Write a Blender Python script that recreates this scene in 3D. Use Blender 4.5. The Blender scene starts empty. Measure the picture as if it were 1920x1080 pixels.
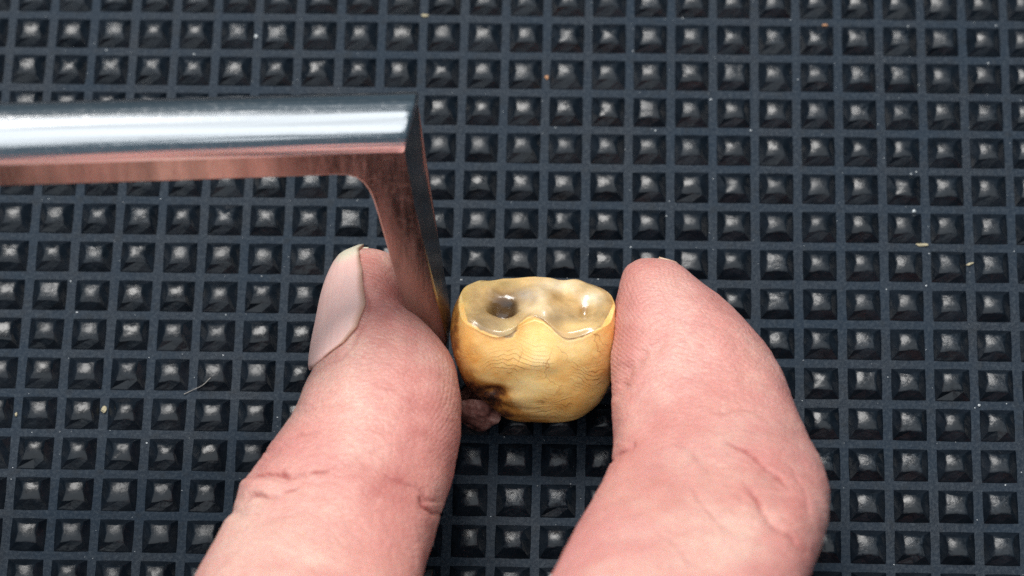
import bpy, bmesh, math, random
import numpy as np
from mathutils import Vector, Matrix

random.seed(7); np.random.seed(7)
S = 0.001                                    # everything below is measured in millimetres
scene = bpy.context.scene
C = scene.collection

# ------------------------------------------------------------------ camera
CAM_R = np.array([[0.99940207, 0.02504996, -0.02383266],
                  [0.012611, -0.90588889, -0.42332762],
                  [-0.03219408, 0.42277395, -0.90566314]])      # rows: right, down, forward
CAM_C = np.array([13.7627, -161.7045, 344.6357])
FPX = 6500.0
cd = bpy.data.cameras.new('camera'); cam = bpy.data.objects.new('camera', cd); C.objects.link(cam)
cd.sensor_width = 36.0; cd.lens = FPX / 1920 * 36
cd.clip_start = 0.01; cd.clip_end = 50
M = Matrix.Identity(4)
for i in range(3):
    M[i][0] = CAM_R[0][i]; M[i][1] = -CAM_R[1][i]; M[i][2] = -CAM_R[2][i]; M[i][3] = CAM_C[i] * S
cam.matrix_world = M
cd.dof.use_dof = True; cd.dof.focus_distance = 0.369; cd.dof.aperture_fstop = 22
scene.camera = cam
scene.cycles.use_denoising = False             # keep a little sensor-like grain

# ------------------------------------------------------------------ light
world = bpy.data.worlds.new('World'); scene.world = world; world.use_nodes = True
wb = world.node_tree.nodes['Background']
wb.inputs['Color'].default_value = (0.45, 0.70, 0.90, 1); wb.inputs['Strength'].default_value = 0.16

def area_lamp(name, loc, target, sx, sy, power, col):
    l = bpy.data.lights.new(name, 'AREA'); l.shape = 'RECTANGLE'; l.size = sx; l.size_y = sy
    l.energy = power; l.color = col
    o = bpy.data.objects.new(name, l); C.objects.link(o); o.location = loc
    o.rotation_euler = (Vector(target) - Vector(loc)).to_track_quat('-Z', 'Y').to_euler()
    return o
area_lamp('overhead_light', (-0.14, -0.08, 0.70), (-0.02, 0.0, 0), 1.45, 1.6, 8.8, (0.91, 0.965, 1.0))
area_lamp('window_light', (-0.15, 0.40, 0.64), (0, 0, 0), 0.38, 0.30, 6.0, (1.0, 0.97, 0.93))

scene.view_settings.view_transform = 'Standard'; scene.view_settings.look = 'None'
scene.view_settings.exposure = 0.0; scene.view_settings.gamma = 1.0

# ------------------------------------------------------------------ helpers
def ray(px, py):
    return CAM_R.T @ np.array([(px - 960) / FPX, (py - 540) / FPX, 1.0])
def at(px, py, z):                             # a measured point of the photograph at height z above the mat
    d = ray(px, py); return CAM_C + d * ((z - CAM_C[2]) / d[2])
def on_plane(px, py, p0, n):
    d = ray(px, py); return CAM_C + d * (np.dot(p0 - CAM_C, n) / np.dot(d, n))
def to_px(P):
    q = (np.asarray(P) - CAM_C) @ CAM_R.T
    return np.stack([960 + FPX * q[:, 0] / q[:, 2], 540 + FPX * q[:, 1] / q[:, 2]], 1)
TOCAM = -CAM_R[2]

def mesh_obj(name, verts, faces, mat=None, parent=None, smooth=True):
    me = bpy.data.meshes.new(name)
    me.from_pydata([tuple(float(c) * S for c in v) for v in verts], [], [tuple(int(i) for i in f) for f in faces])
    me.update()
    if smooth: me.polygons.foreach_set('use_smooth', [True] * len(me.polygons))
    if mat: me.materials.append(mat)
    o = bpy.data.objects.new(name, me); C.objects.link(o)
    if parent: o.parent = parent
    return o
def thing(name, label, cat, group=None, loc=(0, 0, 0)):
    o = bpy.data.objects.new(name, None); C.objects.link(o); o.location = loc
    o.empty_display_size = 0.01
    return tag(o, label, cat, group)
def tag(o, label, cat, group=None):
    o['label'] = label; o['category'] = cat
    if group: o['group'] = group
    return o
def interp(xs, ys, x):
    return np.interp(x, xs, ys)
def sstep(a, b, x):
    t = np.clip((x - a) / (b - a), 0, 1); return t * t * (3 - 2 * t)

# cheap smooth value noise in numpy
_G = np.random.RandomState(3).rand(32, 32, 32)
def vnoise(P):
    P = np.asarray(P); i = np.floor(P).astype(int); f = P - i; f = f * f * (3 - 2 * f)
    def g(a, b, c): return _G[(i[:, 0] + a) % 32, (i[:, 1] + b) % 32, (i[:, 2] + c) % 32]
    def lx(b, c): return g(0, b, c) * (1 - f[:, 0]) + g(1, b, c) * f[:, 0]
    def ly(c): return lx(0, c) * (1 - f[:, 1]) + lx(1, c) * f[:, 1]
    return (ly(0) * (1 - f[:, 2]) + ly(1) * f[:, 2]) * 2 - 1

# ------------------------------------------------------------------ materials
class NT:
    def __init__(self, name):
        self.m = bpy.data.materials.new(name); self.m.use_nodes = True
        self.t = self.m.node_tree; self.b = self.t.nodes['Principled BSDF']
    def n(self, typ, **kw):
        x = self.t.nodes.new(typ)
        for k, v in kw.items(): setattr(x, k, v)
        return x
    def l(self, a, b): self.t.links.new(a, b)
    def coord(self, scale=(1, 1, 1), loc=(0, 0, 0), kind='Object'):
        tc = self.n('ShaderNodeTexCoord'); mp = self.n('ShaderNodeMapping')
        mp.inputs['Scale'].default_value = scale; mp.inputs['Location'].default_value = loc
        self.l(tc.outputs[kind], mp.inputs['Vector']); return mp.outputs['Vector']
    def noise(self, vec, scale, detail=4, rough=0.55, dist=0.0):
        x = self.n('ShaderNodeTexNoise'); x.inputs['Scale'].default_value = scale
        x.inputs['Detail'].default_value = detail; x.inputs['Roughness'].default_value = rough
        x.inputs['Distortion'].default_value = dist
        self.l(vec, x.inputs['Vector']); return x.outputs['Fac']
    def ramp(self, fac, stops):
        r = self.n('ShaderNodeValToRGB'); e = r.color_ramp.elements
        while len(e) > 1: e.remove(e[-1])
        for i, (p, c) in enumerate(stops):
            x = e[0] if i == 0 else e.new(p)
            x.position = p; x.color = (c, c, c, 1) if isinstance(c, (int, float)) else (*c, 1)
        self.l(fac, r.inputs['Fac']); return r.outputs['Color']
    def mix(self, fac, a, b, mode='MIX'):
        x = self.n('ShaderNodeMix', data_type='RGBA', blend_type=mode)
        for s, v in ((x.inputs['Factor'], fac), (x.inputs['A'], a), (x.inputs['B'], b)):
            if hasattr(v, 'is_linked'): self.l(v, s)
            elif isinstance(v, (int, float)): s.default_value = v if s is x.inputs['Factor'] or s.type == 'VALUE' else (v, v, v, 1)
            else: s.default_value = (*v, 1)
        return x.outputs['Result']
    def math(self, op, a, b=None):
        x = self.n('ShaderNodeMath', operation=op)
        for s, v in zip(x.inputs, (a, b)):
            if v is None: continue
            if hasattr(v, 'is_linked'): self.l(v, s)
            else: s.default_value = v
        return x.outputs[0]
    def bump(self, h, dist, strength=1.0, prev=None):
        x = self.n('ShaderNodeBump'); x.inputs['Distance'].default_value = dist
        x.inputs['Strength'].default_value = strength
        self.l(h, x.inputs['Height'])
        if prev: self.l(prev, x.inputs['Normal'])
        return x.outputs['Normal']
    def attr(self, name):
        a = self.n('ShaderNodeAttribute'); a.attribute_name = name; return a.outputs
    def set(self, **kw):
        for k, v in kw.items():
            s = self.b.inputs[k.replace('_', ' ')]
            if hasattr(v, 'is_linked'): self.l(v, s)
            elif isinstance(v, tuple) and s.type == 'RGBA': s.default_value = (*v, 1)
            else: s.default_value = v

def mat_groove():
    t = NT('rubber_groove'); v = t.coord()
    a = t.noise(v, 90, 5); b = t.noise(v, 2600, 4, 0.7); c = t.noise(v, 700, 3)
    base = t.ramp(a, [(0.3, (0.003, 0.009, 0.018)), (0.7, (0.009, 0.020, 0.035))])
    base = t.mix(t.ramp(b, [(0.45, 0), (0.75, 0.55)]), base, (0.06, 0.075, 0.09))
    base = t.mix(t.ramp(c, [(0.55, 0), (0.72, 0.5)]), base, (0.010, 0.014, 0.019))
    t.set(Base_Color=base, Roughness=t.ramp(a, [(0.35, 0.48), (0.65, 0.66)]), Specular_IOR_Level=0.2, Normal=t.bump(c, 0.0003, 0.4, t.bump(b, 0.00012, 0.8)))
    return t.m
def mat_rubber():
    t = NT('black_rubber')
    v = t.coord()
    oi = t.n('ShaderNodeObjectInfo')
    vv = t.n('ShaderNodeVectorMath', operation='ADD'); t.l(v, vv.inputs[0]); t.l(oi.outputs['Location'], vv.inputs[1]); v = vv.outputs[0]
    a = t.noise(v, 2000, 5, 0.65); b = t.noise(v, 420, 3); w = t.attr('wear')['Fac']
    worn = t.math('MULTIPLY', t.ramp(t.noise(v, 26, 2), [(0.42, 0.12), (0.58, 1.0)]), t.ramp(oi.outputs['Random'], [(0.0, 0.35), (1.0, 1.0)]))
    w2 = t.math('MULTIPLY', w, worn)
    dust = t.math('MULTIPLY', w2, t.ramp(a, [(0.40, 0.0), (0.62, 1.0)]))
    base = t.mix(t.ramp(b, [(0.35, 0), (0.7, 1)]), (0.002, 0.0042, 0.0075), (0.0045, 0.0085, 0.0145))
    base = t.mix(dust, base, (0.024, 0.032, 0.042))
    rg = t.mix(w2, t.ramp(b, [(0.3, 0.22), (0.7, 0.40)]), t.ramp(a, [(0.35, 0.17), (0.65, 0.38)]))
    n1 = t.n('ShaderNodeBump'); n1.inputs['Distance'].default_value = 0.00022; t.l(a, n1.inputs['Height']); t.l(t.math('ADD', t.math('MULTIPLY', w2, 0.34), 0.04), n1.inputs['Strength'])
    n2 = t.bump(b, 0.0006, 0.28, n1.outputs['Normal'])
    t.set(Base_Color=base, Roughness=rg, Specular_IOR_Level=0.42, Normal=n2)
    return t.m
def mat_skin():
    t = NT('skin'); v = t.coord()
    red_shade = t.attr('redness_shade')['Fac']; pale = t.attr('pale')['Fac']
    n1 = t.noise(v, 95, 5, 0.6); n2 = t.noise(v, 420, 4, 0.6); n3 = t.noise(v, 2600, 3, 0.6); n4 = t.noise(v, 45, 3, 0.5, 0.4)
    base = t.ramp(n1, [(0.32, (0.60, 0.24, 0.205)), (0.5, (0.68, 0.335, 0.28)), (0.66, (0.77, 0.485, 0.395))])
    base = t.mix(t.ramp(n4, [(0.45, 0), (0.68, 0.5)]), base, (0.58, 0.22, 0.22))
    base = t.mix(t.ramp(n2, [(0.45, 0), (0.75, 0.4)]), base, (0.66, 0.28, 0.26))
    base = t.mix(red_shade, base, (0.36, 0.07, 0.065))  # skin reddening, with crease shade painted into the same colour
    base = t.mix(pale, base, (0.76, 0.53, 0.43))
    base = t.mix(t.ramp(n3, [(0.35, 0.3), (0.6, 0)]), base, (0.48, 0.20, 0.17))
    vo = t.n('ShaderNodeTexVoronoi', feature='DISTANCE_TO_EDGE'); vo.inputs['Scale'].default_value = 1500
    wv = t.n('ShaderNodeVectorMath', operation='ADD'); 
    nz = t.n('ShaderNodeTexNoise'); nz.inputs['Scale'].default_value = 600; t.l(v, nz.inputs['Vector'])
    sc = t.n('ShaderNodeVectorMath', operation='SCALE'); sc.inputs['Scale'].default_value = 0.0008
    t.l(nz.outputs['Color'], sc.inputs[0]); t.l(v, wv.inputs[0]); t.l(sc.outputs[0], wv.inputs[1])
    mp = t.n('ShaderNodeMapping'); mp.inputs['Scale'].default_value = (0.62, 1.15, 1.0); mp.inputs['Rotation'].default_value = (0, 0, 0.25)
    t.l(wv.outputs[0], mp.inputs['Vector']); t.l(mp.outputs[0], vo.inputs['Vector'])
    h = t.ramp(vo.outputs['Distance'], [(0.0, 0), (0.22, 1)])
    rd = t.math('FRACT', t.math('ADD', t.math('MULTIPLY', t.attr('ridge_phase')['Fac'], 1.0), t.math('MULTIPLY', n2, 0.9)))
    rdh = t.math('MULTIPLY', t.math('ABSOLUTE', t.math('SUBTRACT', rd, 0.5)), t.attr('ridge')['Fac'])
    b0 = t.bump(rdh, 0.00009, 0.7)
    b1 = t.bump(h, 0.00008, 0.5, b0); b2 = t.bump(n2, 0.0004, 0.35, b1); b3 = t.bump(n3, 0.00006, 0.5, b2)
    t.set(Base_Color=base, Roughness=t.ramp(n2, [(0.3, 0.42), (0.7, 0.58)]), Specular_IOR_Level=0.45, Normal=b3,
          Subsurface_Weight=0.35, Subsurface_Radius=(1.0, 0.33, 0.18), Subsurface_Scale=0.0016)
    return t.m
def mat_nail():
    t = NT('nail'); v = t.coord(); tip = t.attr('tip')['Fac']; edge = t.attr('edge')['Fac']
    n = t.noise(t.coord((1, 0.08, 0.4)), 1800, 3); n2 = t.noise(v, 500, 3)
    base = t.mix(t.ramp(n2, [(0.3, 0), (0.7, 0.6)]), (0.90, 0.54, 0.48), (0.92, 0.62, 0.55))
    base = t.mix(t.ramp(n, [(0.4, 0), (0.7, 0.35)]), base, (0.76, 0.48, 0.46))
    base = t.mix(tip, base, (0.74, 0.67, 0.52))
    base = t.mix(edge, base, (0.50, 0.29, 0.18))
    t.set(Base_Color=base, Roughness=0.36, Specular_IOR_Level=0.28, Normal=t.bump(n, 0.0001, 0.6),
          Subsurface_Weight=0.15, Subsurface_Radius=(1, 0.5, 0.35), Subsurface_Scale=0.0008)
    return t.m
def mat_steel(name, r0, r1, base, along=False):
    t = NT(name); b = t.noise(t.coord(), 160, 4); c = t.noise(t.coord(), 1500, 3)
    if along:
        mp = t.n('ShaderNodeMapping'); t.l(t.attr('grain')['Vector'], mp.inputs['Vector']); vec = mp.outputs[0]
        a = t.noise(vec, 1.0, 4, 0.6); st = t.noise(vec, 0.35, 2)
    else:
        a = t.noise(t.coord((1, 0.25, 0.12)), 1400, 4, 0.6); st = t.noise(t.coord((1, 0.3, 0.15)), 300, 3)
    col = t.mix(t.ramp(st, [(0.36, 0), (0.66, 1)]), base, tuple(x * 0.62 for x in base))
    rg = t.math('ADD', t.ramp(a, [(0.3, r0), (0.7, r1)]), t.math('MULTIPLY', t.ramp(c, [(0.5, 0), (0.75, 1)]), 0.08))
    t.set(Base_Color=col, Metallic=1.0, Roughness=rg, Normal=t.bump(st, 0.0003, 0.25, t.bump(a, 0.00006, 0.35)))
    return t.m
def mat_tooth():
    t = NT('tooth'); v = t.coord()
    fac = t.attr('facet')['Fac']; st = t.attr('stain')['Fac']; iv = t.attr('ivory')['Fac']; pit = t.attr('pit')['Fac']; lines = t.attr('lines')['Fac']
    n1 = t.noise(v, 170, 5, 0.6); n2 = t.noise(v, 900, 4, 0.6)
    cream = t.ramp(n1, [(0.3, (0.90, 0.45, 0.11)), (0.5, (0.98, 0.63, 0.23)), (0.68, (0.98, 0.75, 0.38))])
    # growth lines: thin wavy lines lying along the crown
    bd = t.math('ADD', t.math('MULTIPLY', t.attr('band')['Fac'], 2.1), t.math('MULTIPLY', n2, 0.35))
    fr = t.math('ABSOLUTE', t.math('SUBTRACT', t.math('FRACT', bd), 0.5))
    ln = t.ramp(fr, [(0.0, 1.0), (0.055, 0.75), (0.15, 0)])
    lnm = t.math('MULTIPLY', ln, t.math('MULTIPLY', lines, t.ramp(t.noise(v, 230, 3), [(0.44, 0.0), (0.60, 1.0)])))
    cream = t.mix(t.math('MULTIPLY', lnm, 0.8), cream, (0.30, 0.13, 0.03))
    vc = t.n('ShaderNodeTexVoronoi', feature='DISTANCE_TO_EDGE'); vc.inputs['Scale'].default_value = 260
    wv = t.n('ShaderNodeVectorMath', operation='ADD'); nn = t.n('ShaderNodeTexNoise'); nn.inputs['Scale'].default_value = 700; t.l(v, nn.inputs['Vector'])
    sc = t.n('ShaderNodeVectorMath', operation='SCALE'); sc.inputs['Scale'].default_value = 0.002; t.l(nn.outputs['Color'], sc.inputs[0]); t.l(v, wv.inputs[0]); t.l(sc.outputs[0], wv.inputs[1]); t.l(wv.outputs[0], vc.inputs['Vector'])
    crk = t.math('MULTIPLY', t.ramp(vc.outputs['Distance'], [(0.0, 1), (0.018, 0)]), t.ramp(t.noise(v, 150, 2), [(0.5, 0), (0.62, 0.75)]))
    cream = t.mix(crk, cream, (0.42, 0.20, 0.06))
    stn = t.math('MULTIPLY', st, t.ramp(t.noise(v, 700, 5, 0.7), [(0.34, 0.45), (0.58, 1.05)]))
    stc = t.ramp(stn, [(0.0, (0.72, 0.45, 0.16)), (0.35, (0.50, 0.22, 0.045)), (0.7, (0.16, 0.055, 0.018)), (1.0, (0.03, 0.014, 0.010))])
    cream = t.mix(t.ramp(stn, [(0.02, 0), (0.30, 1)]), cream, stc)
    den = t.attr('facet_tint')['Color']
    base = t.mix(fac, cream, den)
    rg = t.mix(fac, t.ramp(n2, [(0.3, 0.36), (0.7, 0.5)]), t.ramp(n2, [(0.3, 0.14), (0.7, 0.30)]))
    nb = t.n('ShaderNodeBump'); nb.inputs['Distance'].default_value = 0.00012; t.l(n2, nb.inputs['Height']); t.l(t.math('SUBTRACT', 0.45, t.math('MULTIPLY', fac, 0.38)), nb.inputs['Strength']); nb = nb.outputs['Normal']; nb = t.bump(t.math('SUBTRACT', 1.0, lnm), 0.00008, 0.5, nb)
    t.set(Base_Color=base, Roughness=rg, Specular_IOR_Level=0.5, Normal=nb, Coat_Weight=t.math('MULTIPLY', fac, 0.45), Coat_Roughness=0.10,
          Subsurface_Weight=0.4, Subsurface_Radius=(1.0, 0.65, 0.3), Subsurface_Scale=0.0011)
    return t.m
def mat_plain(name, col, rough=0.7):
    t = NT(name); n = t.noise(t.coord(), 1500, 3)
    t.set(Base_Color=t.mix(t.ramp(n, [(0.3, 0), (0.7, 1)]), col, tuple(min(1, c * 1.35) for c in col)), Roughness=rough)
    return t.m

RUBBER, GROOVE, SKIN, NAIL, TOOTH = mat_rubber(), mat_groove(), mat_skin(), mat_nail(), mat_tooth()
STEEL = mat_steel('polished_steel', 0.13, 0.24, (0.90, 0.90, 0.91), True)
STEEL2 = mat_steel('ground_steel', 0.20, 0.32, (0.47, 0.40, 0.365))

# ------------------------------------------------------------------ the studded rubber mat
PITCH = 4.7
mat_root = thing('rubber_mat', 'black rubber mat covered in rows of small square studs with grey grooves', 'mat')
gx, gy = (-34, 36), (-46, 28)
x0, x1, y0, y1 = [PITCH * k for k in (gx[0], gx[1], gy[0], gy[1])]
bv = [(x0, y0, 0), (x1, y0, 0), (x1, y1, 0), (x0, y1, 0), (x0, y0, -3), (x1, y0, -3), (x1, y1, -3), (x0, y1, -3)]
mesh_obj('base_sheet', bv, [(0, 1, 2, 3), (7, 6, 5, 4), (0, 4, 5, 1), (1, 5, 6, 2), (2, 6, 7, 3), (3, 7, 4, 0)], GROOVE, mat_root, False)
BW, TW, SH = 0.83 * PITCH / 2, 0.38 * PITCH / 2, 1.05
def stud_mesh(k):
    rs = random.Random(100 + k)
    bw = BW * rs.uniform(0.985, 1.015); tw = TW * rs.uniform(0.94, 1.12); h = SH * rs.uniform(0.9, 1.08)
    ox, oy = rs.uniform(-.12, .12), rs.uniform(-.12, .12)
    chip = rs.random() < 0.3; cxp, cyp = rs.uniform(-1, 1) * tw, rs.uniform(-1, 1) * tw
    cs = [-1, -0.62, 0, 0.62, 1]
    V = []; W = []
    # rings: base, shoulder, rim, inner top grid
    rings = [(bw, -0.06, 0), (bw * 0.93, 0.10, 0), (tw * 1.22 , h * 0.80, 0.3), (tw * 0.95, h, 1.0)]
    ang = [(-1, -1), (0, -1), (1, -1), (1, 0), (1, 1), (0, 1), (-1, 1), (-1, 0)]
    for r, z, w in rings:
        for a, b in ang:
            rr = r * ((1 if z < 0.2 else 0.93) if (a == 0 or b == 0) else (0.975 if z < 0.2 else 1.03))
            jx, jy = (rs.uniform(-.05, .05), rs.uniform(-.05, .05)) if z > 0.2 else (0, 0)
            sh = z / h
            zz = z + (rs.uniform(-.05, .05) if z > 0.2 else 0)
            if chip and z > 0.2 and math.hypot(a * rr - cxp, b * rr - cyp) < 0.6: zz -= 0.22
            V.append((a * rr + jx + ox * sh, b * rr + jy + oy * sh, zz)); W.append(w)
    V.append((ox, oy, h - rs.uniform(0.0, 0.2))); W.append(1.0)
    F = []
    for r in range(3):
        for i in range(8):
            j = (i + 1) % 8; F.append((r * 8 + i, r * 8 + j, (r + 1) * 8 + j, (r + 1) * 8 + i))
    for i in range(8): F.append((24 + i, 24 + (i + 1) % 8, 32))
    me = bpy.data.meshes.new('stud')
    me.from_pydata([tuple(c * S for c in v) for v in V], [], F); me.update()
    me.polygons.foreach_set('use_smooth', [k_ >= 16 for k_ in range(len(F))])
    at_ = me.attributes.new('wear', 'FLOAT', 'POINT'); wear = rs.uniform(0.25, 1.0)
    at_.data.foreach_set('value', [w * wear for w in W])
    me.materials.append(RUBBER)
    # hold the corner ridges a little crisp
    return me
STUDS = [stud_mesh(k) for k in range(28)]
hand_px = [(640, 520), (740, 520), (800, 640), (850, 560), (900, 560), (1150, 560), (1190, 520), (1260, 520), (1430, 660), (1530, 860), (1520, 1080), (1060, 1080), (1130, 880), (1140, 770), (870, 780), (850, 880), (810, 1000), (800, 1080), (410, 1080), (480, 930), (560, 800), (610, 700)]
tool_px = [(-50, 225), (745, 205), (770, 330), (815, 520), (760, 560), (690, 330), (-50, 335)]
def inside(p, poly):
    x, y = p; r = False
    for i in range(len(poly)):
        (xa, ya), (xb, yb) = poly[i - 1], poly[i]
        if (ya > y) != (yb > y) and x < (xb - xa) * (y - ya) / (yb - ya) + xa: r = not r
    return r
cells = []
for i in range(gx[0], gx[1]):
    for j in range(gy[0], gy[1]):
        cells.append(((i + 0.5) * PITCH, (j + 0.5) * PITCH))
pxs = to_px(np.array([(a, b, 0.5) for a, b in cells]))
near, far = [], []
for (a, b), p in zip(cells, pxs):
    vis = -30 < p[0] < 1950 and -25 < p[1] < 1105 and not inside(p, hand_px) and not inside(p, tool_px)
    dx = max(0, -p[0], p[0] - 1920); dy = max(0, -p[1], p[1] - 1080)
    (near if vis else far).append((dx + dy, -p[1], a, b))
near.sort(); far += near[300:]; near = near[:300]
rs = random.Random(5)
for _, _, a, b in near:
    o = bpy.data.objects.new('stud', rs.choice(STUDS)); C.objects.link(o); o.parent = mat_root
    o.location = (a * S, b * S, 0); o.rotation_euler = (0, 0, rs.choice((0, math.pi)) + rs.uniform(-.015, .015))
SV_ = []
for _, _, a, b in far:
    SV_.append((rs.choice(range(len(STUDS))), a, b))
geo = []
for m_ in STUDS:
    geo.append(([v.co[:] for v in m_.vertices], [tuple(p.vertices) for p in m_.polygons], [d_.value for d_ in m_.attributes['wear'].data]))
VV, FF, WW = [], [], []
for k_, a, b in SV_:
    n0 = len(VV); vs, fs, wsr = geo[k_]
    VV += [(x + a * S, y + b * S, z) for x, y, z in vs]; FF += [tuple(i + n0 for i in f) for f in fs]; WW += wsr
me = bpy.data.meshes.new('surrounding_studs'); me.from_pydata(VV, [], FF); me.update(); me.materials.append(RUBBER)
wa = me.attributes.new('wear', 'FLOAT', 'POINT'); wa.data.foreach_set('value', WW)
me.polygons.foreach_set('use_smooth', [k_ % 32 >= 16 for k_ in range(len(FF))])
o = bpy.data.objects.new('surrounding_studs', me); C.objects.link(o); o.parent = mat_root; o['kind'] = 'stuff'

# ------------------------------------------------------------------ the hand
NR = 48
def ring(Lp, Rp, z, hz, flat=1.0, zl=0.0, low=1.0):
    L = at(Lp[0], Lp[1], z + zl); R = at(Rp[0], Rp[1], z - zl); c = (L + R) / 2; h = (R - L) / 2
    up = TOCAM * 0.75 + np.array([0, 0, 1]) * 0.25; up = up / np.linalg.norm(up)
    out = []
    for k in range(NR):
        f = 2 * math.pi * k / NR; cs, sn = math.cos(f), math.sin(f)
        p = 2.0 / (2.0 + 0.35 * flat)
        cs = math.copysign(abs(cs) ** p, cs); sn = math.copysign(abs(sn) ** p, sn)
        out.append(c + h * cs + up * hz * (sn if sn > 0 else sn * low))
    return out
def resample(rings, n):
    R = np.array(rings); k = len(R); d = np.linalg.norm(np.diff(R.mean(1), axis=0), axis=1); s = np.r_[0, np.cumsum(d)]
    q = np.linspace(0, s[-1], n); out = np.zeros((n, NR, 3))
    # Catmull-Rom through the stations
    for m, t in enumerate(q):
        i = min(max(np.searchsorted(s, t) - 1, 0), k - 2); u = (t - s[i]) / (s[i + 1] - s[i] + 1e-9)
        p0, p1, p2, p3 = R[max(i - 1, 0)], R[i], R[i + 1], R[min(i + 2, k - 1)]
        h = s[i + 1] - s[i]
        m1 = (p2 - p0) / max(s[i + 1] - s[max(i - 1, 0)], 1e-9) * h; m2 = (p3 - p1) / max(s[min(i + 2, k - 1)] - s[i], 1e-9) * h
        out[m] = (2*u**3-3*u**2+1)*p1 + (u**3-2*u**2+u)*m1 + (-2*u**3+3*u**2)*p2 + (u**3-u**2)*m2
    return out
def loft(rings):
    n = len(rings); V = [p for r in rings for p in r]; F = []
    for i in range(n - 1):
        for k in range(NR):
            j = (k + 1) % NR; F.append((i * NR + k, i * NR + j, (i + 1) * NR + j, (i + 1) * NR + k))
    V.append(np.mean(rings[0], 0)); V.append(np.mean(rings[-1], 0)); a, b = n * NR, n * NR + 1
    for k in range(NR):
        j = (k + 1) % NR; F.append((a, j, k)); F.append((b, (n - 1) * NR + k, (n - 1) * NR + j))
    return V, F
thumb_st = [
    ((676, 466), (708, 466), 9.2, 1.3), ((652, 475), (732, 474), 9.2, 3.6), ((632, 500), (746, 494), 9.3, 5.4),
    ((614, 545), (762, 535), 9.5, 6.7), ((602, 600), (785, 585), 9.8, 7.5), ((592, 650), (822, 632), 10.2, 8.2),
    ((584, 700), (848, 672), 10.6, 8.8), ((562, 752), (860, 725), 11.2, 9.3), ((534, 802), (863, 790), 12.0, 9.7),
    ((498, 852), (857, 850), 13.0, 10.0), ((466, 898), (846, 905), 14.0, 10.2), ((441, 945), (826, 962), 15.2, 10.4),
    ((402, 1015), (806, 1030), 17.2, 10.6), ((362, 1090), (792, 1090), 19.5, 11.0), ((300, 1200), (775, 1210), 24.0, 11.8),
    ((150, 1400), (760, 1440), 30.0, 14.0), ((30, 1650), (760, 1720), 35.0, 15.5), ((-60, 1950), (700, 1980), 40.0, 17.0), ((-100, 2250), (600, 2250), 44.0, 17.0)]
index_st = [
    ((1196, 488), (1228, 486), 8.6, 1.4), ((1174, 501), (1262, 494), 8.8, 3.9), ((1162, 530), (1300, 520), 9.2, 5.6),
    ((1152, 575), (1346, 556), 9.8, 6.8), ((1146, 625), (1392, 596), 10.4, 7.5), ((1145, 680), (1432, 642), 11.2, 8.0),
    ((1149, 735), (1464, 697), 12.2, 8.4), ((1152, 790), (1487, 755), 13.6, 8.9), ((1149, 838), (1510, 812), 15.4, 9.5),
    ((1140, 878), (1538, 862), 17.6, 10.2), ((1118, 922), (1554, 915), 20.2, 10.8), ((1090, 968), (1554, 970), 23.0, 11.0),
    ((1058, 1030), (1537, 1030), 26.0, 11.2), ((1024, 1096), (1514, 1092), 29.0, 11.4), ((965, 1200), (1470, 1200), 34.0, 11.6),
    ((860, 1400), (1370, 1420), 42.0, 12.0), ((760, 1600), (1290, 1640), 47.0, 13.0), ((560, 1900), (1150, 1940), 47.0, 14.5), ((300, 2250), (900, 2250), 46.0, 15.0)]
T_R = resample([ring(a, b, z, h) for a, b, z, h in thumb_st], 130)
I_R = resample([ring(a, b, z, h) for a, b, z, h in index_st], 130)

def tube(path, rads, n=24):
    """rounded tube along world points (mm)"""
    P = np.array(path, float); rr = []
    s = np.r_[0, np.cumsum(np.linalg.norm(np.diff(P, axis=0), axis=1))]
    q = np.linspace(0, s[-1], 40); pts = np.stack([np.interp(q, s, P[:, i]) for i in range(3)], 1); rd = np.interp(q, s, rads)
    for _ in range(4): pts[1:-1] = (pts[:-2] + 2 * pts[1:-1] + pts[2:]) / 4
    rings = []
    for i in range(40):
        tg = pts[min(i + 1, 39)] - pts[max(i - 1, 0)]; tg /= np.linalg.norm(tg)
        a = np.cross(tg, (0.3, 0.2, 1)); a /= np.linalg.norm(a); b = np.cross(tg, a)
        e = min(q[i], s[-1] - q[i]); r = rd[i] * math.sqrt(max(0.05, 1 - max(0, 1 - e / rd[i]) ** 2))
        rings.append([pts[i] + r * (math.cos(2 * math.pi * k / NR) * a + math.sin(2 * math.pi * k / NR) * b) for k in range(NR)])
    return loft(rings)
pieces = [loft(T_R), loft(I_R)]
# palm, wrist and the three curled fingers, all below the picture
pieces.append(tube([(2, -92, 46), (-8, -120, 46), (-24, -155, 45), (-44, -215, 46)], [15, 17, 18, 19]))
pieces.append(tube([(24, -96, 46), (12, -122, 46), (-10, -155, 45), (-36, -215, 46)], [13, 15, 17, 19]))
pieces.append(tube([(44, -104, 43), (28, -130, 43), (0, -160, 44), (-28, -215, 46)], [12, 14, 16, 18]))
pieces.append(tube([(-34, -100, 38), (-38, -130, 42), (-44, -165, 44), (-54, -215, 46)], [14, 16, 18, 19]))
for mx, my, mz in ((28, -92, 46), (43, -99, 43), (56, -108, 40)):
    pieces.append(tube([(mx, my, mz), (mx + 3, my + 20, mz - 12), (mx + 3, my + 22, mz - 24), (mx, my + 8, 14), (mx - 2, my - 8, 13)], [11, 10, 9.2, 8.5, 7]))
V, F = [], []
for v, f in pieces:
    o = len(V); V += list(v); F += [tuple(i + o for i in q) for q in f]
tmp = mesh_obj('hand', V, F, None)
rm = tmp.modifiers.new('r', 'REMESH'); rm.mode = 'VOXEL'; rm.voxel_size = 0.46 * S; rm.use_smooth_shade = True
sm = tmp.modifiers.new('s', 'SMOOTH'); sm.factor = 0.5; sm.iterations = 6
dg = bpy.context.evaluated_depsgraph_get(); ev = tmp.evaluated_get(dg)
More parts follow.
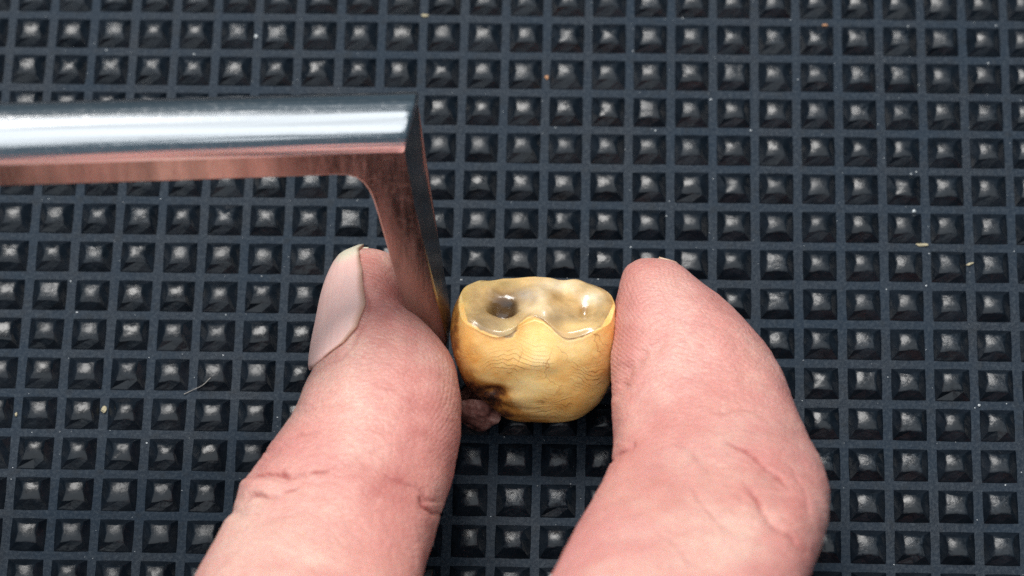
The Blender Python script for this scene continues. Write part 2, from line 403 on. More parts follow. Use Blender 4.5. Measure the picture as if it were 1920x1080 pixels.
hm = bpy.data.meshes.new_from_object(ev); hm.name = 'hand'
tmp.modifiers.clear(); tmp.data = hm; hand = tmp
CREASES = [                                         # polyline, depth, width, bulge, reddening plus shade painted in the crease
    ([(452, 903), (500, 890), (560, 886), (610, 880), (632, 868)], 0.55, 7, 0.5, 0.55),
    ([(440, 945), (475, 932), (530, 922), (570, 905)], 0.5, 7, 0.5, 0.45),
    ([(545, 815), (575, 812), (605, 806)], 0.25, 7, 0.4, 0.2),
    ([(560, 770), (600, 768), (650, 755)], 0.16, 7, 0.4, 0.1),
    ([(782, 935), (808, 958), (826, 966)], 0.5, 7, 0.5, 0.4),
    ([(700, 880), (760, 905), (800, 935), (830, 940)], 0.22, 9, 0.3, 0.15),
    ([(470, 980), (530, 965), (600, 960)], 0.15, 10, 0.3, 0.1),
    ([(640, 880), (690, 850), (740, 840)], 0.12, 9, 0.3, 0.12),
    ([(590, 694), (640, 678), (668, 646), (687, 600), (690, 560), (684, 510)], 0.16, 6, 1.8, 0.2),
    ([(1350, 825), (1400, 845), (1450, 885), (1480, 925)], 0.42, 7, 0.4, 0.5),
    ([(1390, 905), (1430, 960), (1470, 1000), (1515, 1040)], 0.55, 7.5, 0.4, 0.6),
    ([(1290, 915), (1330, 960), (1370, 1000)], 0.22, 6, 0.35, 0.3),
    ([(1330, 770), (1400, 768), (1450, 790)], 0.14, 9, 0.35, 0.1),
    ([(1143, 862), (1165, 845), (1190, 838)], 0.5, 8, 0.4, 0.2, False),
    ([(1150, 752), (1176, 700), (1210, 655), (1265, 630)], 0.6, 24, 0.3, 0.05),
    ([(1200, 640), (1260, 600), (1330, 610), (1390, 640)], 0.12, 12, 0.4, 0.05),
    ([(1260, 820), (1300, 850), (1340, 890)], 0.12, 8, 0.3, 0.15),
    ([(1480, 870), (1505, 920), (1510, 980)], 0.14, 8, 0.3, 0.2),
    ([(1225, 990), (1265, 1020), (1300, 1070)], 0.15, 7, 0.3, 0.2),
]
bm = bmesh.new(); bm.from_mesh(hm); bm.normal_update()
def in_view(f):
    c = f.calc_center_median(); return c.y > -0.052
es = set(e for f in bm.faces if in_view(f) for e in f.edges)
bmesh.ops.subdivide_edges(bm, edges=list(es), cuts=1, use_grid_fill=True, smooth=0.3)
fl = list(bm.faces); fc = to_px(np.array([f.calc_center_median()[:] for f in fl]) / S); nearc = np.zeros(len(fl), bool)
for cz in CREASES:
    Pc = np.array(cz[0], float)
    for i in range(len(Pc) - 1):
        dd = Pc[i + 1] - Pc[i]; tt_ = np.clip(((fc - Pc[i]) @ dd) / (dd @ dd), 0, 1)
        nearc |= np.linalg.norm(fc - (Pc[i] + tt_[:, None] * dd), axis=1) < 17
nearc &= np.array([f.normal.dot(Vector(TOCAM)) > -0.3 for f in fl])
es = set(e for f, k in zip(fl, nearc) if k for e in f.edges)
bmesh.ops.subdivide_edges(bm, edges=list(es), cuts=1, use_grid_fill=True, smooth=0.2)
bm.to_mesh(hm); bm.free(); hm.update()
hm.polygons.foreach_set('use_smooth', [True] * len(hm.polygons)); hm.materials.append(SKIN)

# creases, folds and colour of the skin
n = len(hm.vertices); co = np.zeros(n * 3); hm.vertices.foreach_get('co', co); co = co.reshape(n, 3) / S
nr = np.zeros(n * 3); hm.vertices.foreach_get('normal', nr); nr = nr.reshape(n, 3)
uv = to_px(co); facing = sstep(-0.55, -0.1, nr @ TOCAM)
uvw = uv + 7 * np.stack([vnoise(np.c_[uv / 30, np.full(n, 0.5)]), vnoise(np.c_[uv / 30, np.full(n, 7.5)])], 1) + 1.5 * np.stack([vnoise(np.c_[uv / 10, np.full(n, 2.5)]), vnoise(np.c_[uv / 10, np.full(n, 9.5)])], 1)
def seg_dist(poly):
    best = np.full(n, 1e9); par = np.zeros(n); P = np.array(poly, float)
    L = np.r_[0, np.cumsum(np.linalg.norm(np.diff(P, axis=0), axis=1))]
    for i in range(len(P) - 1):
        d = P[i + 1] - P[i]; t = np.clip(((uvw - P[i]) @ d) / (d @ d), 0, 1)
        q = np.linalg.norm(uvw - (P[i] + t[:, None] * d), axis=1); m = q < best
        best[m] = q[m]; par[m] = (L[i] + t * np.linalg.norm(d))[m] / L[-1]
    return best, par
disp = np.zeros(n); red_shade = np.zeros(n); pale = np.zeros(n)
wob = vnoise(np.c_[uv / 26, np.zeros(n)]) * 5 + vnoise(np.c_[uv / 9, np.ones(n)]) * 2
def crease(poly, depth, width, bulge=0.25, red_shade_amt=0.2, taper=True):
    global disp, red_shade
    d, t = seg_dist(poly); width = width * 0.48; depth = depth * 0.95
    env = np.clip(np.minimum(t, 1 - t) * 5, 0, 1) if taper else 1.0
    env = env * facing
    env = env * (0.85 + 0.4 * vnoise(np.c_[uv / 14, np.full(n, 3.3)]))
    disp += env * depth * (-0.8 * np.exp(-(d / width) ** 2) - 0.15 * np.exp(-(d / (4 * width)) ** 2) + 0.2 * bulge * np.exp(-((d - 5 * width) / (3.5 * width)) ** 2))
    red_shade += env * red_shade_amt * (1.3 * 0.75 * np.exp(-(d / (width * 1.1)) ** 2) + 0.2 * np.exp(-(d / (width * 4)) ** 2))  # narrow dark line paints occlusion into the crease, over real reddening
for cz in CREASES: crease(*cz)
def lump(cx, cy, rx, ry, a):
    global disp
    disp += a * np.exp(-(((uv[:, 0] - cx) / rx) ** 2 + ((uv[:, 1] - cy) / ry) ** 2)) * facing
lump(470, 912, 34, 20, 0.55); lump(440, 960, 20, 10, -0.35); lump(575, 725, 26, 26, 0.25); lump(700, 905, 60, 26, 0.3)
lump(1452, 848, 50, 26, 0.35); lump(1500, 965, 44, 40, 0.45); lump(1420, 925, 30, 24, 0.25); lump(1200, 560, 30, 60, 0.2)
lump(1175, 780, 30, 40, 0.35); lump(1330, 700, 60, 40, -0.2); lump(820, 760, 40, 70, 0.3)
# soft lumps and fine transverse wrinkles
disp += 0.18 * vnoise(co / 6.0) + 0.08 * vnoise(co / 2.4 + 9) + 0.03 * vnoise(co / 0.9 + 4)
th = (uv[:, 0] < 900)
fine = vnoise(np.c_[(uv[:, 0] + uv[:, 1] * 0.25) / 60, (uv[:, 1] - uv[:, 0] * 0.25 + wob * 2) / 7, np.zeros(n)])
zone = np.exp(-(((uv[:, 0] - 560) / 110) ** 2 + ((uv[:, 1] - 860) / 90) ** 2)) + 0.7 * np.exp(-(((uv[:, 0] - 1430) / 110) ** 2 + ((uv[:, 1] - 930) / 110) ** 2)) + 0.25
disp += 0.085 * fine * zone * facing
def spot(cx, cy, rx, ry, a):
    return a * np.exp(-(((uv[:, 0] - cx) / rx) ** 2 + ((uv[:, 1] - cy) / ry) ** 2))
red_shade += spot(715, 910, 70, 50, 0.34) + spot(760, 720, 70, 90, 0.20) + spot(800, 800, 50, 110, 0.2) + spot(735, 560, 50, 70, 0.34) + spot(690, 490, 40, 25, 0.1)
red_shade += spot(1460, 860, 90, 120, 0.18) + spot(1230, 800, 80, 120, 0.12) + spot(1170, 600, 30, 110, 0.14) + spot(1500, 1000, 60, 90, 0.12)
red_shade = red_shade * 1.4 * (0.75 + 0.5 * vnoise(np.c_[uv / 22, np.zeros(n)]))
pale += spot(480, 1010, 140, 80, 0.4) + spot(1300, 970, 60, 60, 0.25) + spot(560, 760, 80, 60, 0.2) + spot(1250, 540, 60, 40, 0.2)
co2 = (co + nr * disp[:, None]) * S
hm.vertices.foreach_set('co', co2.ravel())
a = hm.attributes.new('redness_shade', 'FLOAT', 'POINT'); a.data.foreach_set('value', np.clip(red_shade, 0, 0.85))
a = hm.attributes.new('pale', 'FLOAT', 'POINT'); a.data.foreach_set('value', np.clip(pale, 0, 0.8))
ridge = np.clip(spot(1185, 590, 60, 90, 1.2) + spot(1165, 690, 30, 60, 0.9) + spot(835, 760, 40, 120, 1.0) + spot(720, 500, 40, 50, 0.7) + spot(1250, 520, 50, 30, 0.6), 0, 1)
cx_ = np.where(uv[:, 0] > 1000, 1400, 560); cy_ = np.where(uv[:, 0] > 1000, 500, 700)
phase = np.hypot(uv[:, 0] - cx_ , (uv[:, 1] - cy_) * 1.3) / 8.5
a = hm.attributes.new('ridge', 'FLOAT', 'POINT'); a.data.foreach_set('value', ridge)
a = hm.attributes.new('ridge_phase', 'FLOAT', 'POINT'); a.data.foreach_set('value', phase)
hm.update()
tag(hand, 'bare pink hand pinching the yellow tooth between thumb and bent index finger', 'hand')

# nails: a curved plate that wraps the back of the fingertip
def nail(R, t0, t1, edge_lo, edge_hi, off, name):
    nu, nv = 40, 26; V = []; tip = []; edge = []
    cen = R.mean(1)
    for i in range(nu):
        u = i / (nu - 1); t = t0 + (t1 - t0) * u; k = int(t); fr = t - k
        rr = R[k] * (1 - fr) + R[k + 1] * fr; c = rr.mean(0)
        lo, hi = edge_lo(u), edge_hi(u)
        for j in range(nv):
            v = j / (nv - 1); ph = (lo + (hi - lo) * v) / 360 * NR; a = int(ph) % NR; b = (a + 1) % NR; f = ph - int(ph)
            p = rr[a] * (1 - f) + rr[b] * f; d = p - c
            prof = min(1, min(v, 1 - v) * 9, u * 14 + 0.0)
            V.append(p + d / np.linalg.norm(d) * (off * (0.15 + 0.85 * math.sqrt(max(prof, 0)))))
            tip.append(sstep(0.83, 0.95, u + 0.05 * math.sin(v * 9))); edge.append(max(0, 1 - min(v, 1 - v) * 26) * 0.75)
    F = [(i * nv + j, i * nv + j + 1, (i + 1) * nv + j + 1, (i + 1) * nv + j) for i in range(nu - 1) for j in range(nv - 1)]
    o = mesh_obj(name, V, F, NAIL, hand)
    a = o.data.attributes.new('tip', 'FLOAT', 'POINT'); a.data.foreach_set('value', [float(x) for x in tip])
    a = o.data.attributes.new('edge', 'FLOAT', 'POINT'); a.data.foreach_set('value', [float(x) for x in edge])
    so = o.modifiers.new('thickness', 'SOLIDIFY'); so.thickness = 0.35 * S; so.offset = -1
    return o
def ring_at_y(R, y):
    py = np.array([to_px(r)[:, 1].mean() for r in R]); return float(np.interp(-y, -py, np.arange(len(R)))) if py[0] > py[-1] else float(np.interp(y, py, np.arange(len(R))))
tb, tt = ring_at_y(T_R, 678), ring_at_y(T_R, 466)
nail(T_R, tb, tt, lambda u: np.interp(u, [0, 0.04, 0.12, 0.25, 0.45, 0.75, 0.9, 1], [165, 140, 116, 101, 90, 92, 100, 118]), lambda u: 182 + 80 * sstep(0, 0.3, u), 0.22, 'nail')
ib, it = ring_at_y(I_R, 530), ring_at_y(I_R, 489)
nail(I_R, ib, it, lambda u: 320 - 30 * sstep(0, 0.3, u), lambda u: 325 + 36 * sstep(0.2, 0.9, u), 0.12, 'nail')

# ------------------------------------------------------------------ the tooth
EU = np.array([1, 0.01, -0.03]); EU /= np.linalg.norm(EU)
tl = math.radians(28)
EW = np.array([0, math.sin(tl), math.cos(tl)]); EW -= EU * (EW @ EU); EW /= np.linalg.norm(EW)
EV = np.cross(EU, EW); EV /= np.linalg.norm(EV)
if EV[1] > 0: EV = -EV
TO = at(1003, 570, 13.0)
def w_top(u, v):
    w = 0.25 * np.ones_like(u)
    w -= 1.05 * np.exp(-((u + 3.2) / 3.0) ** 2 - ((v + 0.0) / 2.3) ** 2)          # left basin
    w -= 1.5 * np.exp(-(((u + 3.4) / 1.35) ** 2 + ((v - 0.3) / 1.25) ** 2) ** 2)         # its pit
    w -= 1.1 * np.exp(-((u - 5.0) / 2.0) ** 2 - ((v - 0.2) / 2.2) ** 2)          # right basin
    w -= 0.5 * np.exp(-((u - 5.3) / 0.6) ** 2 - ((v - 0.3) / 0.7) ** 2)
    w += 0.7 * np.exp(-((u - 0.6 - 0.25 * v) / 1.2) ** 2 - ((v + 0.5) / 3.0) ** 2)  # ridge between
    w -= 0.9 * np.exp(-((u + 3.9) / 2.3) ** 2) * sstep(1.0, 5.0, v)              # front scallops
    w -= 0.8 * np.exp(-((u - 3.8) / 2.1) ** 2) * sstep(1.0, 5.0, v)
    w += 0.1 * np.exp(-((u + 0.2) / 1.6) ** 2) * sstep(1.5, 4.5, v)
    w += 0.10 * np.sin(u * 1.7 + 1) * sstep(2.5, 5.5, -v) - 0.07 * np.maximum(u - 3, 0) * sstep(0, 5, -v)
    return w
NTH, NS, NT_ = 260, 120, 70
ph = np.linspace(0, 2 * np.pi, NTH, endpoint=False)
cs, sn = np.cos(ph), np.sin(ph)                     # sn > 0 : front
pw = 2 / 3.4
ex = np.sign(cs) * np.abs(cs) ** pw; ey = np.sign(sn) * np.abs(sn) ** pw
_D = np.array([0, 1.5, 4, 7, 9.5, 11.5, 13, 14, 14.5]) * 0.915
_SEC = np.array([[8.0, 8.5, 8.8, 8.2, 7.0, 5.3, 3.6, 1.8, 0.3], [8.3, 8.6, 8.7, 8.6, 8.2, 7.0, 5.2, 2.7, 0.4],
                 [4.9, 5.5, 6.1, 6.4, 6.4, 6.0, 5.1, 3.2, 0.5], [4.7, 5.1, 5.4, 5.2, 4.7, 3.9, 2.9, 1.5, 0.2]])
def cubic(xs, ys, x):
    i = min(max(int(np.searchsorted(xs, x)) - 1, 0), len(xs) - 2); h = xs[i + 1] - xs[i]; t = (x - xs[i]) / h
    g = np.gradient(ys, xs)
    return (2*t**3-3*t**2+1)*ys[i] + (t**3-2*t**2+t)*h*g[i] + (-2*t**3+3*t**2)*ys[i+1] + (t**3-t**2)*h*g[i+1]
def section(w):                                     # half widths by depth below the biting edge
    aL, aR, bF, bB = [max(0.2, cubic(_D, y, -w)) for y in _SEC]
    u = np.where(ex < 0, ex * aL, ex * aR); v = np.where(ey > 0, ey * bF, ey * bB)
    v = np.where(ey > 0, v - np.minimum(v, 2.3) * np.exp(-((u + 0.1) / 1.9) ** 2) * sstep(-3.6, 0.2, np.array(w)), v)
    return u, v
Vl = []; top = []
u0, v0 = section(0.0); rim = w_top(u0, v0)
for k in range(NS):
    t = k / (NS - 1); t = 1 - (1 - t) ** 1.6 if t < 1 else 1
    w = -14.5 * 0.915 * (1 - t) + 0 * t
    u, v = section(w)
    Vl.append(np.stack([u, v, w + (rim - 0.35) * t ** 3], 1)); top.append(np.zeros(NTH))
for k in range(1, NT_):
    r = 1 - k / NT_
    u, v = u0 * (r ** 0.9), v0 * (r ** 0.9)
    w = w_top(u, v); e = sstep(0.86, 1.0, r); w = w - 0.35 * e
    Vl.append(np.stack([u, v, w], 1)); top.append(np.ones(NTH))
P = np.concatenate(Vl); topm = np.concatenate(top)
P = np.r_[P, [[0, 0.2, -14.5 * 0.915]], [[0, 0, float(w_top(np.array([0.]), np.array([0.]))[0])]]]; topm = np.r_[topm, 0, 1]
for _ in range(1):
    pass
uu, vv, ww = P.T
s_ap = (14.0 * ww - 10.5 * vv) / 17.5               # how high a point sits on the crown seen from the front
bx = [-9, -7.9, -7.4, -7.0, -5.6, -3.9, -2.4, -2.1, -1.7, -1.0, -0.2, 0.7, 1.8, 2.8, 3.3, 4.1, 5.5, 7.0, 7.9, 9]
by = [2.4, 1.2, -0.6, -2.0, -2.86, -3.5, -3.65, -3.2, -2.2, -1.5, -1.3, -1.55, -2.5, -3.5, -3.75, -3.7, -3.2, -2.3, -0.6, 1.2]
bnd = np.interp(uu, bx, by) + 0.06 * vnoise(np.c_[uu * 3, vv * 0, ww * 0])
front = sstep(-1, 0.5, vv)
facet = sstep(-0.10, 0.10, s_ap - bnd) * np.where(topm > 0, 1, front * sstep(-5, -4.5, ww))
facet = np.where((topm == 0) & (vv < 0.5), 0, facet)
# the facet is cut a little below the surrounding cement, its lip stays proud
nrm = np.stack([uu / 8.5 ** 2, vv / 5.5 ** 2, np.where(topm > 0, 0.6, 0.02)], 1); nrm /= np.linalg.norm(nrm, axis=1)[:, None]
side = 1 - topm
d = -0.10 * facet * side + 0.03 * np.exp(-((s_ap - bnd + 0.18) / 0.18) ** 2) * (1 - facet) * front
d += (0.30 * vnoise(np.c_[uu / 3.8, vv / 3.8, ww / 3.8 + 1]) + 0.10 * vnoise(np.c_[uu / 1.6, vv / 1.6, ww / 1.6]) + 0.025 * vnoise(np.c_[uu / 0.9, vv / 0.9, ww / 0.55])) * side * (1 - facet)
def q(x, y): return (x - 1003) / 17.5, (570 - y) / 17.5
def blob(x, y, rx, ry):
    a, b = q(x, y); return np.exp(-((uu - a) / (rx / 17.5)) ** 2 - ((s_ap - b) / (ry / 17.5)) ** 2) * sstep(-1, 1, vv)
d += topm * (0.16 * vnoise(np.c_[uu / 1.5, vv / 1.5, ww * 0]) + 0.012 * vnoise(np.c_[uu / 0.5, vv / 0.5, ww * 0 + 3]))
d -= 0.7 * blob(928, 735, 20, 9) + 0.35 * blob(915, 760, 30, 14) + 0.35 * blob(1016, 750, 4, 4) + 0.2 * blob(985, 765, 30, 5)
d += 0.3 * blob(965, 745, 26, 12)
P = P + nrm * d[:, None]
faces = []
NRING = NS + NT_ - 1
for i in range(NRING - 1):
    for k in range(NTH):
        j = (k + 1) % NTH; faces.append((i * NTH + k, i * NTH + j, (i + 1) * NTH + j, (i + 1) * NTH + k))
a, b = NRING * NTH, NRING * NTH + 1
for k in range(NTH):
    j = (k + 1) % NTH; faces.append((a, j, k)); faces.append((b, (NRING - 1) * NTH + k, (NRING - 1) * NTH + j))
tooth = thing('tooth', 'yellow molar tooth with glossy worn chewing face held between the fingertips', 'tooth')
Wd = TO + P[:, :1] * EU + P[:, 1:2] * EV + P[:, 2:3] * EW
crown = mesh_obj('crown', Wd, faces, TOOTH, tooth)
stain = blob(928, 735, 28, 13) * 0.95 + blob(905, 752, 40, 26) * 0.75 + blob(945, 765, 34, 16) * 0.5 + blob(878, 718, 18, 26) * 0.55 + blob(960, 778, 60, 9) * 0.5 + blob(1000, 788, 50, 5) * 0.4 + blob(856, 670, 12, 70) * 0.5 + blob(885, 738, 22, 24) * 0.6 + blob(1016, 750, 4, 4) * 1.0 + blob(1120, 762, 30, 14) * 0.3 + blob(1137, 742, 5, 4) * 0.5
stain = np.maximum(stain, 0.6 * sstep(-7.7, -8.4, uu) * side + 0.5 * sstep(-10.5, -14, ww) * sstep(2.2, 0, vv) * side)
stain = np.maximum(stain, 0.35 * sstep(0.5, -1.5, vv) * side)
ivory = 0.85 * blob(1020, 565, 40, 30) + 0.8 * blob(1100, 610, 40, 18) + 0.7 * blob(1100, 560, 30, 16) + 0.6 * blob(955, 622, 14, 14) + 0.5 * blob(880, 535, 14, 40) + 0.4 * blob(1060, 535, 60, 10)
ub = lambda x, y, rx, ry: np.exp(-((uu - q(x, y)[0]) / (rx / 17.5)) ** 2 - ((s_ap - q(x, y)[1]) / (ry / 17.5)) ** 2)
ivory = 0.85 * ub(1020, 565, 38, 30) + 0.8 * ub(1100, 612, 40, 16) + 0.7 * ub(1105, 560, 30, 16) + 0.6 * ub(955, 622, 14, 14) + 0.5 * ub(875, 540, 12, 40) + 0.4 * ub(1060, 530, 70, 8)
pit = 0.95 * ub(935, 572, 14, 14) + 0.7 * ub(960, 575, 16, 8) + 0.5 * ub(1092, 578, 8, 8)
lines = sstep(0.3, -0.8, s_ap - bnd) * (0.25 + 0.75 * sstep(-4.0, -7.5, s_ap))
tint = np.tile(np.array([0.68, 0.44, 0.19]), (len(uu), 1))
def dab(x, y, rx, ry, c, a):
    global tint
    k = (a * ub(x, y, rx, ry))[:, None]; tint = tint * (1 - k) + np.array(c) * k
nz1 = vnoise(np.c_[uu / 1.1, vv / 1.1, ww / 1.1]); nz2 = vnoise(np.c_[uu / 0.4, vv / 0.4, ww / 0.4 + 5])
dab(915, 610, 54, 26, (0.36, 0.25, 0.13), 0.9); dab(1050, 595, 60, 14, (0.34, 0.235, 0.125), 0.8); dab(1130, 570, 24, 34, (0.46, 0.30, 0.13), 0.8)
dab(930, 532, 60, 10, (0.50, 0.35, 0.14), 0.8); dab(1040, 552, 20, 14, (0.45, 0.25, 0.08), 0.8); dab(1085, 535, 40, 10, (0.55, 0.38, 0.16), 0.8)
dab(1015, 560, 14, 30, (0.78, 0.60, 0.36), 0.9); dab(1050, 535, 38, 12, (0.80, 0.64, 0.42), 0.9); dab(1000, 580, 44, 10, (0.74, 0.56, 0.33), 0.85)
dab(1110, 556, 18, 14, (0.84, 0.70, 0.48), 0.9); dab(1095, 612, 40, 14, (0.66, 0.46, 0.20), 0.9); dab(955, 620, 13, 16, (0.62, 0.46, 0.22), 0.9)
dab(985, 556, 26, 14, (0.40, 0.35, 0.29), 0.8); dab(872, 545, 10, 60, (0.70, 0.46, 0.16), 0.9)
dab(942, 568, 32, 25, (0.15, 0.07, 0.02), 0.98); dab(930, 583, 12, 8, (0.45, 0.25, 0.06), 0.9); dab(956, 574, 17, 12, (0.035, 0.017, 0.007), 0.95)
kp = (0.96 * np.exp(-(((uu + 3.4 + 0.5 * nz1) / 1.45) ** 2 + ((vv - 0.2 + 0.4 * nz2) / 1.3) ** 2) ** 2) * topm)[:, None]; tint = tint * (1 - kp) + np.array([0.07, 0.03, 0.009]) * kp
kp = (0.9 * np.exp(-(((uu + 4.1) / 0.6) ** 2 + ((vv - 0.8) / 0.5) ** 2)) * topm)[:, None]; tint = tint * (1 - kp) + np.array([0.42, 0.23, 0.05]) * kp
dab(1093, 577, 9, 10, (0.38, 0.19, 0.04), 0.9); dab(1148, 560, 5, 40, (0.45, 0.23, 0.05), 0.8)
kb = (0.35 * np.exp(-((s_ap - bnd - 0.10) / 0.12) ** 2) * sstep(0, 1, vv))[:, None]; tint = tint * (1 - kb) + np.array([0.22, 0.12, 0.035]) * kb
tint = tint * (1 + 0.18 * nz1 + 0.10 * nz2)[:, None]
ta = crown.data.attributes.new('facet_tint', 'FLOAT_COLOR', 'POINT'); ta.data.foreach_set('color', np.c_[np.clip(tint, 0, 1), np.ones(len(uu))].ravel())
zig = np.abs(((uu - 0.75 + 20) % 2.6) - 1.3)
band = s_ap + 0.10 * (uu ** 2) / 8 + 0.22 * zig * np.exp(-((uu - 0.5) / 4) ** 2) + 0.8 * vnoise(np.c_[uu / 2.0, vv / 3, ww / 1.8]) + 0.26 * vnoise(np.c_[uu / 0.55, vv / 0.8, ww / 0.7 + 3])
ba = crown.data.attributes.new('band', 'FLOAT', 'POINT'); ba.data.foreach_set('value', band.astype(float))
for nm, arr in (('facet', facet), ('stain', stain), ('ivory', ivory), ('pit', pit), ('lines', lines)):
    at_ = crown.data.attributes.new(nm, 'FLOAT', 'POINT'); at_.data.foreach_set('value', np.clip(arr, 0, 1).astype(float))
# broken root stub under the left side
def root_stub(c, rad, hgt, seed):
    rsd = np.random.RandomState(seed); V = []; n1, n2 = 40, 24
    for i in range(n2):
        f = i / (n2 - 1); z = -hgt * f; r = rad * math.sqrt(max(0.02, 1 - f ** 3.0)) * (1 - 0.25 * f)
        for k in range(n1):
            t = 2 * math.pi * k / n1; V.append((r * 1.15 * math.cos(t) - 0.6 * f, r * 0.8 * math.sin(t) + 0.8 * f, z))
    V = np.array(V); V = V + 0.55 * np.stack([vnoise(V / 1.3 + s) for s in (0, 7, 13)], 1)
    F = [(i * n1 + k, i * n1 + (k + 1) % n1, (i + 1) * n1 + (k + 1) % n1, (i + 1) * n1 + k) for i in range(n2 - 1) for k in range(n1)]
    F.append(tuple(range((n2 - 1) * n1, n2 * n1)))
    Wd = TO + (V[:, :1] + c[0]) * EU + (V[:, 1:2] + c[1]) * EV + (V[:, 2:3] + c[2]) * EW
    return Wd, F
t = NT('root_bone'); nz = t.noise(t.coord(), 500, 5, 0.65)
t.set(Base_Color=t.ramp(nz, [(0.35, (0.05, 0.016, 0.014)), (0.52, (0.24, 0.10, 0.08)), (0.68, (0.50, 0.30, 0.25))]), Roughness=0.4, Normal=t.bump(nz, 0.0004, 0.7))
rv, rf = root_stub((-5.4, 2.6, -9.9), 2.3, 4.8, 2)
mesh_obj('root', rv, rf, t.m, tooth)
for c_, r_, h_ in (((2.8, -1.8, -10.6), 3.0, 5.0), ((-3.0, -2.4, -10.6), 2.6, 4.8)):  # unseen extra roots, added to block light and deepen the shadow below
    rv, rf = root_stub(c_, r_, h_, 5); mesh_obj('root', rv, rf, t.m, tooth)

# ------------------------------------------------------------------ the steel measuring jaw
LEAN = math.radians(25)
p_tip = at(820, 648, 9.0)
ax = at(690, 328, 29) - at(0, 351, 38); ax /= np.linalg.norm(ax)      # the bar rises a little to the left
nfr = np.array([0, -math.cos(LEAN), math.sin(LEAN)]); nfr -= ax * (nfr @ ax); nfr /= np.linalg.norm(nfr)   # the flat side, towards the viewer
hup = np.cross(nfr, ax)
def loc2(px, py):
    p = on_plane(px, py, p_tip, nfr) - p_tip; return float(p @ ax), float(p @ hup)
H0 = loc2(400, 298)[1]
prof = [loc2(*p) for p in [(-1400, 397), (0, 350), (300, 341), (560, 331), (630, 328), (652, 329), (668, 334), (682, 344), (692, 358), (700, 376), (711, 412), (730, 480), (748, 543), (766, 592), (783, 624), (800, 640), (818, 647), (836, 651), (839, 640), (832, 605), (815, 540), (796, 463), (778, 390)]]
xr = loc2(757, 297)[0]
prof += [(xr, H0), (prof[0][0], H0)]
RAD = 3.8
SKEW = 3.0                                          # the end is cut a little on the slant
def tk(h): return 0.35 + 0.65 * min(1, max(0, h / H0 * 1.25))
tool = thing('measuring_jaw', 'polished steel bar with rounded top and angled blade touching the tooth', 'measuring tool')
bm = bmesh.new()
fr = [bm.verts.new(tuple((p_tip + ax * a + hup * h) * S)) for a, h in prof]
bk = [bm.verts.new(tuple((p_tip + ax * (a + SKEW * tk(h)) + hup * h - nfr * (2 * RAD * tk(h))) * S)) for a, h in prof]
m = len(fr)
bm.faces.new(fr); bm.faces.new(bk[::-1])
topf = None
for i in range(m):
    j = (i + 1) % m
    if i == m - 2: continue                         # open where the rounded bar sits on it
    bm.faces.new((fr[j], fr[i], bk[i], bk[j]))
bmesh.ops.recalc_face_normals(bm, faces=bm.faces)
bev = [e for e in bm.edges if not any(v in (fr[m-1], fr[m-2], bk[m-1], bk[m-2]) for v in e.verts) and e.calc_face_angle(0) > 0.6]
bmesh.ops.bevel(bm, geom=bev, offset=0.16 * S, segments=2, affect='EDGES', profile=0.6)
me = bpy.data.meshes.new('blade'); bm.to_mesh(me); bm.free(); me.materials.append(STEEL2)
o = bpy.data.objects.new('blade', me); C.objects.link(o); o.parent = tool
# rounded upper bar
na, nl = 40, 120; V = []
xl = prof[-1][0]
for i in range(nl + 3):
    f = min(i / nl, 1.0); x = xl + (xr - xl) * f
    sh = [0, 0.06, 0.25][max(0, i - nl)] if i > nl else 0
    for k in range(na + 1):
        t_ = math.pi * k / na; r = RAD - sh
        dep = RAD - r * math.cos(t_); hh = r * math.sin(t_) * 1.0
        xx = x - (0.02 if i > nl + 1 else 0.0) + (0.25 if i == nl + 1 else 0.36 if i == nl + 2 else 0) - 0.36 * (1 if i >= nl else 0) + SKEW * dep / (2 * RAD)
        V.append(p_tip + ax * xx + hup * (H0 + hh) - nfr * dep)
Fc = [(i * (na + 1) + k, i * (na + 1) + k + 1, (i + 1) * (na + 1) + k + 1, (i + 1) * (na + 1) + k) for i in range(nl + 2) for k in range(na)]
Fc = [f[::-1] for f in Fc]
Fc.append(tuple((nl + 2) * (na + 1) + k for k in range(na + 1))); Fc.append(tuple(range(na + 1)))
bar = mesh_obj('rounded_bar', V, Fc, STEEL, tool)
ga = bar.data.attributes.new('grain', 'FLOAT_VECTOR', 'POINT')
ga.data.foreach_set('vector', np.array([(0.05 * (xl + (xr - xl) * min(i / nl, 1.0)), 0.9 * k, 0.0) for i in range(nl + 3) for k in range(na + 1)], dtype=float).ravel())
bm = bmesh.new(); bm.from_mesh(bar.data); bmesh.ops.recalc_face_normals(bm, faces=bm.faces); bm.to_mesh(bar.data); bm.free()

# ------------------------------------------------------------------ crumbs and lint on the mat
CR = mat_plain('crumb', (0.36, 0.31, 0.20)); CW = mat_plain('white_crumb', (0.45, 0.47, 0.48), 0.5); CO = mat_plain('rust_crumb', (0.40, 0.20, 0.10))
def crumb(px, py, sx, sy, mat, label, z=0.12, rot=0.0):
    rsd = random.Random(int(px * 7 + py)); bm = bmesh.new(); bmesh.ops.create_icosphere(bm, subdivisions=2, radius=1)
    for v in bm.verts:
        k = rsd.uniform(0.75, 1.2); v.co = Vector((v.co.x * sx * k, v.co.y * sy * k, v.co.z * min(sx, sy) * 0.7 * k)) * S
    me = bpy.data.meshes.new('crumb'); bm.to_mesh(me); bm.free(); me.materials.append(mat)
    o = bpy.data.objects.new('crumb', me); C.objects.link(o); p = at(px, py, z); o.location = p * S; o.rotation_euler = (0, 0, rot)
    return tag(o, label, 'crumb', 'crumbs lying on the mat')
crumb(796, 29, 0.45, 0.2, CR, 'pale yellow crumb in a groove at the top edge of the mat')
crumb(1729, 459, 0.75, 0.2, CR, 'flat tan flake in a groove, largest at the right of the mat')
crumb(1714, 396, 0.2, 0.2, CW, 'bright white speck just above the flat tan flake')
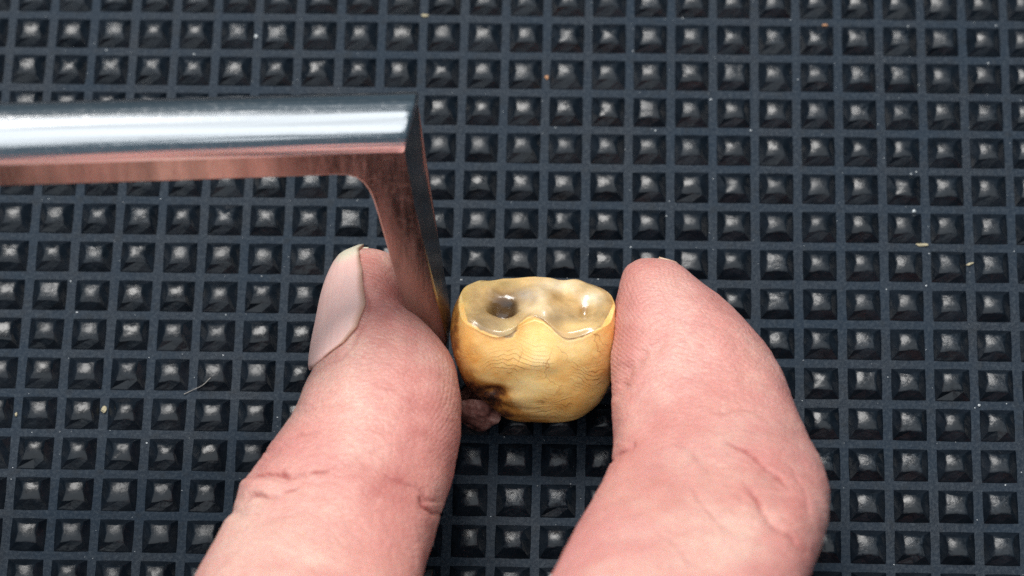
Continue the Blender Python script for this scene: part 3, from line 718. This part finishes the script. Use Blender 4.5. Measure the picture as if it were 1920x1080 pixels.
crumb(1819, 495, 0.45, 0.14, CR, 'short pale sliver slanting right of the flat tan flake', rot=0.4)
crumb(480, 68, 0.2, 0.25, CW, 'whitish speck between studs above the steel bar')
crumb(1025, 145, 0.22, 0.25, CO, 'orange speck in a groove right of the bar end')
crumb(1547, 47, 0.35, 0.14, CO, 'rust coloured crumb at top right of the mat')
crumb(1836, 760, 0.16, 0.16, CW, 'glinting pale grain in the grooves right of the hand')
crumb(195, 768, 0.3, 0.4, CR, 'pale speck in a groove left of the thumb')
crumb(30, 777, 0.14, 0.25, CR, 'small yellowish speck near the left edge of the mat')
def fibre(pts, r, mat, label):
    cu = bpy.data.curves.new('fibre', 'CURVE'); cu.dimensions = '3D'; cu.bevel_depth = r * S; cu.bevel_resolution = 2
    sp = cu.splines.new('BEZIER'); sp.bezier_points.add(len(pts) - 1)
    for bp, (px, py, z) in zip(sp.bezier_points, pts):
        bp.co = at(px, py, z) * S; bp.handle_left_type = bp.handle_right_type = 'AUTO'
    cu.materials.append(mat); o = bpy.data.objects.new('fibre', cu); C.objects.link(o)
    dg = bpy.context.evaluated_depsgraph_get(); me = bpy.data.meshes.new_from_object(o.evaluated_get(dg)); bpy.data.objects.remove(o)
    o = bpy.data.objects.new('fibre', me); C.objects.link(o)
    return tag(o, label, 'fibre')
fibre([(345, 739, 0.15), (362, 731, 0.15), (380, 722, 0.8), (395, 708, 1.2)], 0.04, mat_plain('lint', (0.26, 0.24, 0.22)), 'pale curved lint fibre caught on the mat left of the thumb')
bm = bmesh.new(); rs = random.Random(11)
for _ in range(420):
    x = rs.uniform(-62, 66); y = rs.uniform(-48, 40); r = 0.035 + 0.07 * rs.random() ** 4
    if rs.random() < 0.75:
        if rs.random() < 0.5: x = round(x / PITCH) * PITCH + rs.uniform(-.4, .4)
        else: y = round(y / PITCH) * PITCH + rs.uniform(-.4, .4)
    else: continue
    n0 = len(bm.verts); bmesh.ops.create_icosphere(bm, subdivisions=1, radius=r * S); bm.verts.ensure_lookup_table()
    for v in bm.verts[n0:]: v.co = Vector((v.co.x * rs.uniform(.7, 1.6) + x * S, v.co.y + y * S, v.co.z * 0.7 + 0.03 * S))
me = bpy.data.meshes.new('dust'); bm.to_mesh(me); bm.free(); me.materials.append(CW)
o = bpy.data.objects.new('dust', me); C.objects.link(o); o['kind'] = 'stuff'; o['label'] = 'tiny pale dust grains scattered in the grooves of the mat'; o['category'] = 'dust'
